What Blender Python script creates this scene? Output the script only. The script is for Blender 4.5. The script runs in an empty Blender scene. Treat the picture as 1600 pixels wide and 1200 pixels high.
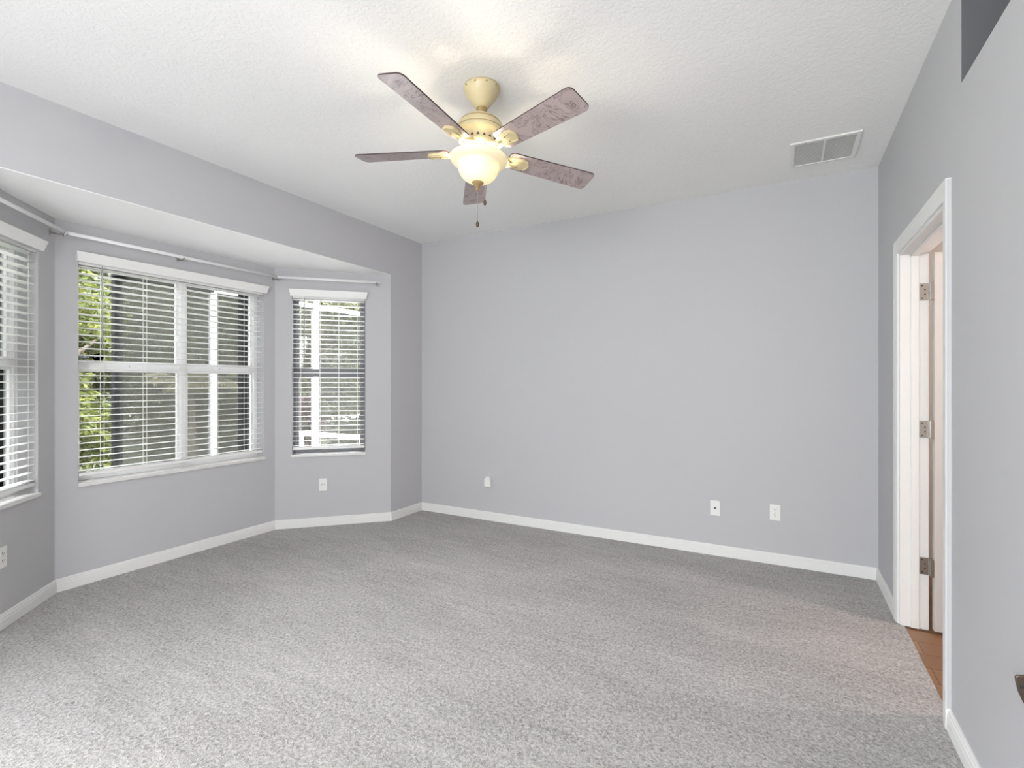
import bpy, bmesh, math, random
from mathutils import Vector, Matrix
from math import sin, cos, pi, radians

sc = bpy.context.scene
C = sc.collection
random.seed(7)

# ------------------------------------------------------------------ camera
cam_d = bpy.data.cameras.new('camera')
cam = bpy.data.objects.new('camera', cam_d); C.objects.link(cam)
cam.location = (0, 0, 1.31)
cam.rotation_euler = (radians(90), 0, radians(28.59))
cam_d.sensor_width = 36.0
cam_d.lens = 778.0 / 1600 * 36
cam_d.shift_y = -1.5 / 1600
cam_d.clip_start = 0.03
sc.camera = cam

# ------------------------------------------------------------------ world, sun, area lights, exposure
world = bpy.data.worlds.new('sky'); sc.world = world
world.use_nodes = True
wn = world.node_tree; wn.nodes.clear()
wo = wn.nodes.new('ShaderNodeOutputWorld'); wb = wn.nodes.new('ShaderNodeBackground')
tc = wn.nodes.new('ShaderNodeTexCoord'); sx = wn.nodes.new('ShaderNodeSeparateXYZ')
ramp = wn.nodes.new('ShaderNodeValToRGB')
nz = wn.nodes.new('ShaderNodeTexNoise'); nz.inputs['Scale'].default_value = 3.0; nz.inputs['Detail'].default_value = 6
mixc = wn.nodes.new('ShaderNodeMix'); mixc.data_type = 'RGBA'
cr2 = wn.nodes.new('ShaderNodeValToRGB')
cr2.color_ramp.elements[0].position = 0.42; cr2.color_ramp.elements[1].position = 0.6
ramp.color_ramp.elements[0].color = (0.86, 0.93, 1.0, 1); ramp.color_ramp.elements[0].position = 0.0
ramp.color_ramp.elements[1].color = (0.88, 0.925, 1.0, 1); ramp.color_ramp.elements[1].position = 0.7
wn.links.new(tc.outputs['Generated'], sx.inputs[0]); wn.links.new(sx.outputs['Z'], ramp.inputs[0])
wn.links.new(tc.outputs['Generated'], nz.inputs['Vector']); wn.links.new(nz.outputs['Fac'], cr2.inputs[0])
wn.links.new(cr2.outputs[0], mixc.inputs['Factor'])
wn.links.new(ramp.outputs[0], mixc.inputs['A']); mixc.inputs['B'].default_value = (1, 1, 1, 1)
wn.links.new(mixc.outputs['Result'], wb.inputs['Color'])
sk = wn.nodes.new('ShaderNodeMapRange'); sk.interpolation_type = 'SMOOTHSTEP'      # hazy sky: pale at the horizon, much brighter higher up
sk.inputs['From Min'].default_value = 0.22; sk.inputs['From Max'].default_value = 0.50; sk.inputs['To Min'].default_value = 1.3; sk.inputs['To Max'].default_value = 33.0
wn.links.new(sx.outputs['Z'], sk.inputs['Value']); wn.links.new(sk.outputs[0], wb.inputs['Strength'])
wn.links.new(wb.outputs[0], wo.inputs[0])

def light(name, kind, loc, energy, color=(1, 1, 1), rot=(0, 0, 0), **kw):
    l = bpy.data.lights.new(name, kind); l.energy = energy; l.color = color
    for k, v in kw.items(): setattr(l, k, v)
    o = bpy.data.objects.new(name, l); o.location = loc; o.rotation_euler = rot; C.objects.link(o)
    return o
light('sun', 'SUN', (0, 0, 20), 5.0, (1.0, 0.95, 0.86), (radians(28), 0, radians(62)), angle=radians(1.5))
# added fill lights behind the camera, at invented rear and left wall openings
light('rear_fill_light', 'AREA', (-0.55, -2.12, 1.40), 85, (0.965, 0.98, 1.0), (radians(74), 0, 0), shape='RECTANGLE', size=1.5, size_y=1.9)

light('side_fill_light', 'AREA', (-3.24, -1.25, 1.35), 30, (0.965, 0.98, 1.0), (radians(58), 0, radians(-90)), shape='RECTANGLE', size=1.3, size_y=1.4)
# lamp in the neighbouring room
light('neighbour_room_lamp', 'POINT', (1.80, 3.08, 1.75), 33, (1.0, 0.80, 0.74), shadow_soft_size=0.05)

sc.view_settings.view_transform = 'Standard'
sc.view_settings.look = 'None'
sc.view_settings.exposure = 0.66
sc.view_settings.gamma = 1.0
sc.view_settings.use_curve_mapping = False

# ------------------------------------------------------------------ materials
def srgb(r, g, b):
    f = lambda v: (v / 255 / 12.92) if v / 255 <= 0.04045 else ((v / 255 + 0.055) / 1.055) ** 2.4
    return (f(r), f(g), f(b), 1)

def mat(name, col, rough=0.5, metal=0.0, spec=0.5, var=0.0, vscale=8.0, bump=0.0, bscale=200.0, bdist=0.002, emis=None, coat=0):
    m = bpy.data.materials.new(name); m.use_nodes = True
    nt = m.node_tree; p = nt.nodes['Principled BSDF']
    p.inputs['Base Color'].default_value = col
    p.inputs['Roughness'].default_value = rough
    p.inputs['Metallic'].default_value = metal
    p.inputs['Specular IOR Level'].default_value = spec
    p.inputs['Coat Weight'].default_value = coat
    co = nt.nodes.new('ShaderNodeTexCoord')
    if var > 0:
        n = nt.nodes.new('ShaderNodeTexNoise'); n.inputs['Scale'].default_value = vscale; n.inputs['Detail'].default_value = 4
        mx = nt.nodes.new('ShaderNodeMix'); mx.data_type = 'RGBA'
        mx.inputs['A'].default_value = tuple(c * (1 - var) for c in col[:3]) + (1,)
        mx.inputs['B'].default_value = tuple(min(1, c * (1 + var)) for c in col[:3]) + (1,)
        nt.links.new(co.outputs['Object'], n.inputs['Vector'])
        nt.links.new(n.outputs['Fac'], mx.inputs['Factor']); nt.links.new(mx.outputs['Result'], p.inputs['Base Color'])
    if bump > 0:
        n = nt.nodes.new('ShaderNodeTexNoise'); n.inputs['Scale'].default_value = bscale; n.inputs['Detail'].default_value = 3
        b = nt.nodes.new('ShaderNodeBump'); b.inputs['Strength'].default_value = bump; b.inputs['Distance'].default_value = bdist
        nt.links.new(co.outputs['Object'], n.inputs['Vector'])
        nt.links.new(n.outputs['Fac'], b.inputs['Height']); nt.links.new(b.outputs[0], p.inputs['Normal'])
    if emis:
        p.inputs['Emission Color'].default_value = emis[0]; p.inputs['Emission Strength'].default_value = emis[1]
    return m

M = {}
M['wall'] = mat('wall_paint', (0.52, 0.52, 0.533, 1), 0.75, spec=0.25, bump=0.12, bscale=140, bdist=0.002)
M['niche_shade'] = mat('niche_shade_tone', (0.135, 0.135, 0.142, 1), 0.85, spec=0.2, bump=0.1, bscale=140)  # shade inside the niche is put into this dark colour
M['soffit'] = mat('soffit_paint', (0.93, 0.93, 0.92, 1), 0.8, spec=0.2, bump=0.08, bscale=90)
M['trim'] = mat('white_trim_paint', (0.78, 0.78, 0.765, 1), 0.55, spec=0.22)
M['vinyl'] = mat('white_vinyl', (0.82, 0.82, 0.82, 1), 0.35)
M['wand'] = mat('clear_grey_plastic', (0.34, 0.34, 0.35, 1), 0.3)
M['shadedframe'] = mat('shaded_white_frame', (0.17, 0.17, 0.18, 1), 0.55, spec=0.2)  # white frame with its backlit shade put into the grey
M['slat'] = mat('white_faux_wood', (0.84, 0.84, 0.825, 1), 0.4, bump=0.03, bscale=60)
M['marble'] = mat('white_marble_sill', (0.74, 0.735, 0.72, 1), 0.25, var=0.12, vscale=18)
M['plastic'] = mat('white_plastic', (0.82, 0.82, 0.80, 1), 0.35)
M['slot'] = mat('dark_slot', (0.02, 0.02, 0.02, 1), 0.6)
M['nickel'] = mat('satin_nickel', (0.42, 0.40, 0.37, 1), 0.32, metal=1.0)
M['bronze'] = mat('aged_bronze', (0.13, 0.10, 0.08, 1), 0.38, metal=0.9, var=0.3, vscale=60)
M['cream'] = mat('antique_cream_enamel', srgb(206, 191, 150), 0.35, spec=0.5, var=0.06, vscale=25)
M['antique'] = mat('antique_gold_band', srgb(150, 126, 78), 0.4, var=0.1, vscale=40)
M['edge'] = mat('dark_mahogany_edge', srgb(62, 44, 42), 0.45)
M['steel'] = mat('chain_steel', (0.45, 0.43, 0.40, 1), 0.3, metal=1.0)
M['vent'] = mat('vent_enamel', (0.80, 0.80, 0.78, 1), 0.45)
M['filter'] = mat('vent_filter', (0.74, 0.74, 0.71, 1), 0.9, bump=0.2, bscale=400)
M['door'] = mat('door_paint', (0.60, 0.585, 0.56, 1), 0.5)
M['bathwall'] = mat('neighbour_room_paint', (0.55, 0.54, 0.51, 1), 0.8)
M['postwhite'] = mat('white_aluminium', (0.34, 0.34, 0.35, 1), 0.6, spec=0.2)
M['postdark'] = mat('dark_bronze_aluminium', (0.0045, 0.0045, 0.005, 1), 0.8, spec=0.03)
M['deck'] = mat('pool_deck_concrete', (0.60, 0.58, 0.54, 1), 0.9, var=0.1, vscale=6)
M['lawn'] = mat('lawn_grass', (0.028, 0.034, 0.015, 1), 0.95, var=0.5, vscale=14)
M['bark'] = mat('tree_bark', (0.12, 0.095, 0.07, 1), 0.9, var=0.3, vscale=20, bump=0.5, bscale=40)
M['blossom'] = mat('white_blossom', (0.45, 0.45, 0.44, 1), 0.8)
M['stickerblue'] = mat('navy_sticker', (0.012, 0.03, 0.11, 1), 0.4)
M['stickerwhite'] = mat('sticker_white', (0.8, 0.82, 0.86, 1), 0.5)
M['stickergrey'] = mat('sticker_grey_lettering', (0.06, 0.065, 0.08, 1), 0.5)

def leafmat(name, col, col2, transl=0.35):
    m = bpy.data.materials.new(name); m.use_nodes = True; nt = m.node_tree
    p = nt.nodes['Principled BSDF']; out = nt.nodes['Material Output']
    p.inputs['Roughness'].default_value = 0.6; p.inputs['Specular IOR Level'].default_value = 0.25
    geo = nt.nodes.new('ShaderNodeNewGeometry')
    mx = nt.nodes.new('ShaderNodeMix'); mx.data_type = 'RGBA'
    mx.inputs['A'].default_value = (*col, 1); mx.inputs['B'].default_value = (*col2, 1)
    nt.links.new(geo.outputs['Random Per Island'], mx.inputs['Factor'])
    nt.links.new(mx.outputs['Result'], p.inputs['Base Color'])
    t = nt.nodes.new('ShaderNodeBsdfTranslucent'); nt.links.new(mx.outputs['Result'], t.inputs['Color'])
    ms = nt.nodes.new('ShaderNodeMixShader'); ms.inputs[0].default_value = transl
    nt.links.new(p.outputs[0], ms.inputs[1]); nt.links.new(t.outputs[0], ms.inputs[2]); nt.links.new(ms.outputs[0], out.inputs[0])
    return m
M['leaf_bright'] = leafmat('yellow_green_leaves', (0.036, 0.050, 0.008), (0.085, 0.092, 0.016), 0.4)
M['leaf_mid'] = leafmat('olive_green_leaves', (0.022, 0.025, 0.009), (0.060, 0.064, 0.028))
M['leaf_dark'] = leafmat('dark_green_leaves', (0.014, 0.018, 0.009), (0.034, 0.040, 0.02))
M['leaf_red'] = leafmat('burgundy_leaves', (0.02, 0.005, 0.008), (0.05, 0.014, 0.02))
M['leaf_palm'] = leafmat('palm_leaves', (0.08, 0.08, 0.035), (0.13, 0.12, 0.065))

def glassmat():
    m = bpy.data.materials.new('window_glass'); m.use_nodes = True; nt = m.node_tree; nt.nodes.clear()
    o = nt.nodes.new('ShaderNodeOutputMaterial'); t = nt.nodes.new('ShaderNodeBsdfTransparent'); g = nt.nodes.new('ShaderNodeBsdfGlossy')
    g.inputs['Roughness'].default_value = 0.02; t.inputs[0].default_value = (0.95, 0.95, 0.95, 1)
    f = nt.nodes.new('ShaderNodeFresnel'); f.inputs[0].default_value = 1.45
    x = nt.nodes.new('ShaderNodeMixShader')
    nt.links.new(f.outputs[0], x.inputs[0]); nt.links.new(t.outputs[0], x.inputs[1]); nt.links.new(g.outputs[0], x.inputs[2]); nt.links.new(x.outputs[0], o.inputs[0])
    return m
M['glass'] = glassmat()
def screenmat():
    m = bpy.data.materials.new('insect_screen'); m.use_nodes = True; nt = m.node_tree; nt.nodes.clear()
    o = nt.nodes.new('ShaderNodeOutputMaterial'); t = nt.nodes.new('ShaderNodeBsdfTransparent'); d = nt.nodes.new('ShaderNodeBsdfDiffuse')
    d.inputs[0].default_value = (0.020, 0.020, 0.017, 1)
    x = nt.nodes.new('ShaderNodeMixShader'); x.inputs[0].default_value = 0.36
    nt.links.new(t.outputs[0], x.inputs[1]); nt.links.new(d.outputs[0], x.inputs[2]); nt.links.new(x.outputs[0], o.inputs[0])
    return m
M['screen'] = screenmat()
def bowlmat(name, transl):
    m = bpy.data.materials.new(name); m.use_nodes = True; nt = m.node_tree
    p = nt.nodes['Principled BSDF']; out = nt.nodes['Material Output']
    co = nt.nodes.new('ShaderNodeTexCoord'); n = nt.nodes.new('ShaderNodeTexNoise'); n.inputs['Scale'].default_value = 14; n.inputs['Detail'].default_value = 5
    n.inputs['Distortion'].default_value = 1.2
    mx = nt.nodes.new('ShaderNodeMix'); mx.data_type = 'RGBA'
    mx.inputs['A'].default_value = (0.80, 0.74, 0.54, 1); mx.inputs['B'].default_value = (0.90, 0.87, 0.74, 1)
    nt.links.new(co.outputs['Object'], n.inputs['Vector']); nt.links.new(n.outputs['Fac'], mx.inputs['Factor'])
    nt.links.new(mx.outputs['Result'], p.inputs['Base Color']); p.inputs['Roughness'].default_value = 0.3
    t = nt.nodes.new('ShaderNodeBsdfTranslucent'); nt.links.new(mx.outputs['Result'], t.inputs['Color'])
    ms = nt.nodes.new('ShaderNodeMixShader'); ms.inputs[0].default_value = transl
    nt.links.new(p.outputs[0], ms.inputs[1]); nt.links.new(t.outputs[0], ms.inputs[2]); nt.links.new(ms.outputs[0], out.inputs[0])
    return m
M['bowl'] = bowlmat('marbled_alabaster_glass', 0.17)

def carpetmat():
    m = bpy.data.materials.new('grey_carpet_pile'); m.use_nodes = True; nt = m.node_tree; L = nt.links
    p = nt.nodes['Principled BSDF']; p.inputs['Roughness'].default_value = 1.0; p.inputs['Specular IOR Level'].default_value = 0.05
    p.inputs['Sheen Weight'].default_value = 0.15
    co = nt.nodes.new('ShaderNodeTexCoord')
    def noise(scale, detail, mapping=None, dist=0.0):
        n = nt.nodes.new('ShaderNodeTexNoise'); n.inputs['Scale'].default_value = scale; n.inputs['Detail'].default_value = detail
        n.inputs['Distortion'].default_value = dist
        if mapping:
            mp = nt.nodes.new('ShaderNodeMapping'); mp.inputs['Scale'].default_value = mapping[0]; mp.inputs['Rotation'].default_value = (0, 0, mapping[1])
            L.new(co.outputs['Object'], mp.inputs[0]); L.new(mp.outputs[0], n.inputs['Vector'])
        else: L.new(co.outputs['Object'], n.inputs['Vector'])
        return n
    fine = noise(80, 3, None, 0.8); tuft = noise(240, 2); big = noise(1.0, 3, ((1.2, 3.2, 1), 0.5)); stroke = noise(3.0, 2, ((1.0, 7.0, 1), 1.35))
    def mth(op, a, b):
        x = nt.nodes.new('ShaderNodeMath'); x.operation = op
        for i, v in enumerate((a, b)):
            if isinstance(v, (int, float)): x.inputs[i].default_value = v
            else: L.new(v, x.inputs[i])
        return x.outputs[0]
    s = mth('ADD', mth('MULTIPLY', fine.outputs['Fac'], 0.50), mth('MULTIPLY', tuft.outputs['Fac'], 0.32))
    s = mth('ADD', s, mth('MULTIPLY', big.outputs['Fac'], 0.12))
    s = mth('ADD', s, mth('MULTIPLY', stroke.outputs['Fac'], 0.10))
    r = nt.nodes.new('ShaderNodeValToRGB')
    r.color_ramp.elements[0].position = 0.35; r.color_ramp.elements[0].color = (0.15, 0.142, 0.135, 1)
    r.color_ramp.elements[1].position = 0.67; r.color_ramp.elements[1].color = (0.595, 0.580, 0.565, 1)
    L.new(s, r.inputs[0]); L.new(r.outputs[0], p.inputs['Base Color'])
    b = nt.nodes.new('ShaderNodeBump'); b.inputs['Strength'].default_value = 0.8; b.inputs['Distance'].default_value = 0.007
    hh = mth('ADD', mth('MULTIPLY', fine.outputs['Fac'], 0.7), mth('MULTIPLY', tuft.outputs['Fac'], 0.3))
    L.new(hh, b.inputs['Height']); L.new(b.outputs[0], p.inputs['Normal'])
    return m
M['carpet'] = carpetmat()

def ceilmat():
    m = bpy.data.materials.new('knockdown_ceiling'); m.use_nodes = True; nt = m.node_tree; L = nt.links
    p = nt.nodes['Principled BSDF']; p.inputs['Base Color'].default_value = (0.89, 0.886, 0.876, 1); p.inputs['Roughness'].default_value = 0.85
    p.inputs['Specular IOR Level'].default_value = 0.2
    co = nt.nodes.new('ShaderNodeTexCoord')
    n = nt.nodes.new('ShaderNodeTexNoise'); n.inputs['Scale'].default_value = 46; n.inputs['Detail'].default_value = 3.5; n.inputs['Distortion'].default_value = 0.9
    r = nt.nodes.new('ShaderNodeValToRGB'); r.color_ramp.elements[0].position = 0.46; r.color_ramp.elements[1].position = 0.53
    b = nt.nodes.new('ShaderNodeBump'); b.inputs['Strength'].default_value = 0.24; b.inputs['Distance'].default_value = 0.004
    L.new(co.outputs['Object'], n.inputs['Vector']); L.new(n.outputs['Fac'], r.inputs[0]); L.new(r.outputs[0], b.inputs['Height']); L.new(b.outputs[0], p.inputs['Normal'])
    return m
M['ceiling'] = ceilmat()

def blademat():
    m = bpy.data.materials.new('mauve_rosewood_blade'); m.use_nodes = True; nt = m.node_tree; L = nt.links
    p = nt.nodes['Principled BSDF']; p.inputs['Roughness'].default_value = 0.28; p.inputs['Coat Weight'].default_value = 0.25
    co = nt.nodes.new('ShaderNodeTexCoord')
    n = nt.nodes.new('ShaderNodeTexNoise'); n.inputs['Scale'].default_value = 5.5; n.inputs['Detail'].default_value = 9; n.inputs['Roughness'].default_value = 0.62; n.inputs['Distortion'].default_value = 1.0
    r = nt.nodes.new('ShaderNodeValToRGB')
    e = r.color_ramp.elements
    e[0].position = 0.0; e[0].color = srgb(160, 145, 143)
    e[1].position = 1.0; e[1].color = srgb(182, 166, 164)
    for pos, c in ((0.40, srgb(164, 148, 146)), (0.478, srgb(172, 156, 154)), (0.490, srgb(92, 72, 70)), (0.504, srgb(177, 161, 159)), (0.572, srgb(165, 150, 148)), (0.580, srgb(106, 88, 86)), (0.592, srgb(176, 160, 158))):
        k = e.new(pos); k.color = c
    L.new(co.outputs['Object'], n.inputs['Vector']); L.new(n.outputs['Fac'], r.inputs[0]); L.new(r.outputs[0], p.inputs['Base Color'])
    return m
M['blade'] = blademat()

def woodfloor():
    m = bpy.data.materials.new('oak_plank_floor'); m.use_nodes = True; nt = m.node_tree; L = nt.links
    p = nt.nodes['Principled BSDF']; p.inputs['Roughness'].default_value = 0.35
    co = nt.nodes.new('ShaderNodeTexCoord')
    br = nt.nodes.new('ShaderNodeTexBrick'); br.inputs['Scale'].default_value = 1.0
    br.inputs['Brick Width'].default_value = 1.2; br.inputs['Row Height'].default_value = 0.14; br.inputs['Mortar Size'].default_value = 0.002
    br.inputs['Color1'].default_value = srgb(158, 118, 80); br.inputs['Color2'].default_value = srgb(138, 100, 66); br.inputs['Mortar'].default_value = srgb(90, 58, 34)
    L.new(co.outputs['Object'], br.inputs['Vector'])
    mp = nt.nodes.new('ShaderNodeMapping'); mp.inputs['Scale'].default_value = (3, 40, 1); L.new(co.outputs['Object'], mp.inputs[0])
    n = nt.nodes.new('ShaderNodeTexNoise'); n.inputs['Scale'].default_value = 2; n.inputs['Detail'].default_value = 5; L.new(mp.outputs[0], n.inputs['Vector'])
    mx = nt.nodes.new('ShaderNodeMix'); mx.data_type = 'RGBA'; mx.blend_type = 'MULTIPLY'; mx.inputs['Factor'].default_value = 0.35
    L.new(br.outputs['Color'], mx.inputs['A']); L.new(n.outputs['Fac'], mx.inputs['B']); L.new(mx.outputs['Result'], p.inputs['Base Color'])
    return m
M['oak'] = woodfloor()

# ------------------------------------------------------------------ mesh helpers
class MB:
    def __init__(self): self.bm = bmesh.new()
    def box(self, lo, hi, mtx=None, mi=0):
        xs = (lo[0], hi[0]); ys = (lo[1], hi[1]); zs = (lo[2], hi[2])
        v = [self.bm.verts.new((xs[i], ys[j], zs[k])) for i in (0, 1) for j in (0, 1) for k in (0, 1)]
        if mtx: [setattr(q, 'co', mtx @ q.co) for q in v]
        for f in ((0, 1, 3, 2), (4, 6, 7, 5), (0, 4, 5, 1), (2, 3, 7, 6), (0, 2, 6, 4), (1, 5, 7, 3)):
            self.bm.faces.new([v[i] for i in f]).material_index = mi
        return self
    def prism(self, poly, z0, z1, mtx=None, mi=0, mi_side=None):      # polygon in xy, extruded along z
        a = [self.bm.verts.new((x, y, z0)) for x, y in poly]; b = [self.bm.verts.new((x, y, z1)) for x, y in poly]
        if mtx: [setattr(q, 'co', mtx @ q.co) for q in a + b]
        n = len(poly)
        self.bm.faces.new(a[::-1]).material_index = mi; self.bm.faces.new(b).material_index = mi
        for i in range(n):
            self.bm.faces.new((a[i], a[(i + 1) % n], b[(i + 1) % n], b[i])).material_index = mi if mi_side is None else mi_side
        return self
    def lathe(self, prof, seg=40, mtx=None, close=False):
        rings = []
        for r, z in prof:
            if r < 1e-6: ring = [self.bm.verts.new((0, 0, z))]
            else: ring = [self.bm.verts.new((r * cos(2 * pi * i / seg), r * sin(2 * pi * i / seg), z)) for i in range(seg)]
            if mtx: [setattr(q, 'co', mtx @ q.co) for q in ring]
            rings.append(ring)
        for a, b in zip(rings, rings[1:]):
            for i in range(seg):
                j = (i + 1) % seg
                if len(a) == 1 and len(b) == 1: continue
                if len(a) == 1: self.bm.faces.new((a[0], b[j], b[i]))
                elif len(b) == 1: self.bm.faces.new((a[i], a[j], b[0]))
                else: self.bm.faces.new((a[i], a[j], b[j], b[i]))
        return self
    def tube(self, pts, r, seg=10, flat=1.0):
        pts = [Vector(p) for p in pts]; rings = []
        for i, p in enumerate(pts):
            t = (pts[min(i + 1, len(pts) - 1)] - pts[max(i - 1, 0)]).normalized()
            up = Vector((0, 0, 1)) if abs(t.z) < 0.95 else Vector((1, 0, 0))
            u = t.cross(up).normalized(); w = u.cross(t).normalized()
            rr = r[i] if isinstance(r, (list, tuple)) else r
            rings.append([self.bm.verts.new(p + u * (rr * flat * cos(2 * pi * k / seg)) + w * (rr * sin(2 * pi * k / seg))) for k in range(seg)])
        for a, b in zip(rings, rings[1:]):
            for k in range(seg): self.bm.faces.new((a[k], a[(k + 1) % seg], b[(k + 1) % seg], b[k]))
        self.bm.faces.new(rings[0][::-1]); self.bm.faces.new(rings[-1])
        return self
    def sphere(self, c, r, sx=1, sy=1, sz=1, seg=12):
        bmesh.ops.create_uvsphere(self.bm, u_segments=seg, v_segments=max(6, seg // 2), radius=1,
                                  matrix=Matrix.Translation(c) @ Matrix.Diagonal((r * sx, r * sy, r * sz, 1)))
        return self
    def build(self, name, mats, parent=None, smooth=False, bevel=0.0, loc=None, recalc=True):
        if recalc: bmesh.ops.recalc_face_normals(self.bm, faces=self.bm.faces)
        me = bpy.data.meshes.new(name); self.bm.to_mesh(me); self.bm.free()
        for m_ in (mats if isinstance(mats, (list, tuple)) else [mats]): me.materials.append(m_)
        if smooth:
            for p in me.polygons: p.use_smooth = True
        o = bpy.data.objects.new(name, me); C.objects.link(o)
        if parent: o.parent = parent
        if loc: o.location = loc
        if bevel > 0:
            b = o.modifiers.new('bevel', 'BEVEL'); b.width = bevel; b.segments = 2; b.limit_method = 'ANGLE'; b.angle_limit = radians(40)
        return o

def struct(o): o['kind'] = 'structure'; return o
def tag(o, label, cat, group=None):
    o['label'] = label; o['category'] = cat
    if group: o['group'] = group
    return o
def thing(name, label, cat, loc=(0, 0, 0), rotz=0.0, group=None):
    o = bpy.data.objects.new(name, None); o.empty_display_size = 0.1; C.objects.link(o)
    o.location = loc; o.rotation_euler = (0, 0, rotz)
    return tag(o, label, cat, group)
def copy_tree(o, parent=None):
    c = o.copy(); C.objects.link(c)
    if parent: c.parent = parent
    for ch in o.children: copy_tree(ch, c)
    return c
def frame(P, u):                       # local frame on a wall: x along the wall, y into the wall (away from the room), z up
    u = Vector((u[0], u[1], 0)).normalized(); n = Vector((-u.y, u.x, 0))
    return Matrix(((u.x, n.x, 0, P[0]), (u.y, n.y, 0, P[1]), (0, 0, 1, 0), (0, 0, 0, 1)))

# ------------------------------------------------------------------ room dimensions
H = 2.75; YB = 4.075; XL = -3.285; XR = 0.555; YR = -2.20; ZS = 2.34
XC = -4.0; YC1 = 2.90; YC0 = 1.365; YA = 3.615; YBB = 0.65; T = 0.15
R2 = math.sqrt(0.5)

# floor and ceiling
struct(MB().prism([(XL - 0.0, YR), (XR + 0.02, YR), (XR + 0.02, YB), (XL, YB), (XL, YA), (XC, YC1), (XC, YC0), (XL, YBB)], -0.12, 0.0).build('floor', M['carpet']))
struct(MB().box((XL - T, YR - T, H), (XR + T, YB + T, H + 0.12)).build('ceiling', M['ceiling']))
struct(MB().prism([(XL - 0.001, YA + 0.01), (XC - 0.1, YC1 + 0.04), (XC - 0.1, YC0 - 0.04), (XL - 0.001, YBB - 0.01)], ZS, ZS + 0.1).build('ceiling_bay', M['soffit']))

# walls
struct(MB().box((XL - T, YB, -0.12), (XR + 0.12, YB + T, H)).build('wall_back', M['wall']))
b = MB()
b.box((XL - T, YA, -0.12), (XL, YB, H)); b.box((XL - T, YBB, ZS + 0.004), (XL, YA, H)); b.box((XL - T, YR - T, -0.12), (XL, -1.90, H)); b.box((XL - T, -0.50, -0.12), (XL, YBB, H)); b.box((XL - T, -1.90, -0.12), (XL, -0.50, 0.65)); b.box((XL - T, -1.90, 2.15), (XL, -0.50, H))  # includes an unseen opening added for the side fill light
struct(b.build('wall_left', M['wall']))

def wall_open(name, P, u, length, ztop, ops, ext0=0.0, ext1=0.0):
    F = frame(P, u); b = MB(); s = -ext0
    for (s0, s1, z0, z1) in ops:
        b.box((s, 0, -0.12), (s0, T, ztop), F); b.box((s0, 0, -0.12), (s1, T, z0), F); b.box((s0, 0, z1), (s1, T, ztop), F); s = s1
    b.box((s, 0, -0.12), (length + ext1, T, ztop), F)
    return struct(b.build(name, M['wall']))
# the bay: frames run so that +y points out of the room
LF = (XL - XC) / R2
F_left = ((XL, YBB), (-R2, R2)); F_mid = ((XC, YC0), (0, 1)); F_right = ((XC, YC1), (R2, R2))
# openings along each wall (s0, s1, z0, z1)
OP_L = (LF - 0.800, LF - 0.166, 0.650, 2.125); OP_M = (0.118, 1.430, 0.650, 2.125); OP_R = (0.140, 0.776, 0.650, 2.125)
EX = 0.062
wall_open('wall_bay_left', *F_left, LF, ZS + 0.02, [OP_L], 0, EX)
wall_open('wall_bay_center', *F_mid, YC1 - YC0, ZS + 0.02, [OP_M], EX, EX)
wall_open('wall_bay_right', *F_right, LF, ZS + 0.02, [OP_R], EX, 0)

# right wall with the doorway and the high niche
DY0 = 2.50; DY1 = 3.385; DZ = 2.035; W = 0.12
NY0 = 0.55; NY1 = 2.317; NZ = 2.375
b = MB()
b.box((XR, DY1, -0.12), (XR + W, YB, H)); b.box((XR, DY0, DZ), (XR + W, DY1, H)); b.box((XR, NY1, -0.12), (XR + W, DY0, H))
b.box((XR, NY0, -0.12), (XR + W, NY1, NZ)); b.box((XR, YR - T, -0.12), (XR + W, NY0, H))
struct(b.build('wall_right', M['wall']))
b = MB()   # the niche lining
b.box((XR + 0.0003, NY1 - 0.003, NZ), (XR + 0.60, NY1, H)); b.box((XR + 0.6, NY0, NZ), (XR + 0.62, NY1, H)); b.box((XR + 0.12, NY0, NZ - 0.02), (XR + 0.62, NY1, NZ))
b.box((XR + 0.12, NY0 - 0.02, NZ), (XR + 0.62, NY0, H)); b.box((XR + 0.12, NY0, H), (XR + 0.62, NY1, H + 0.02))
struct(b.build('wall_niche', M['niche_shade']))
# rear wall with an opening added for the fill light (behind the camera)
b = MB()
b.box((XL, YR - T, -0.12), (-1.35, YR, H)); b.box((0.25, YR - T, -0.12), (XR, YR, H)); b.box((-1.35, YR - T, -0.12), (0.25, YR, 0.4)); b.box((-1.35, YR - T, 2.4), (0.25, YR, H))
struct(b.build('wall_rear', M['wall']))

struct(MB().box((-3.4, YR - T - 3.5, 2.5), (2.4, YR - T, 2.62)).box((XL - T - 1.6, YR - T, 2.5), (XL - T, 0.30, 2.62)).build('sky_blocker_slab', M['soffit']))  # unseen slabs added to block sky light at the rear and side openings

struct(MB().prism([(XL - T, YA + 0.45), (XC - 0.10, YC1 + 0.55), (XC - 0.62, YC1 + 0.30), (XC - 0.62, YC0 - 0.30), (XC - 0.10, YC0 - 0.55), (XL - T, YBB - 0.30)], 2.46, 2.60).build('ceiling_eave', M['soffit']))

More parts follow.
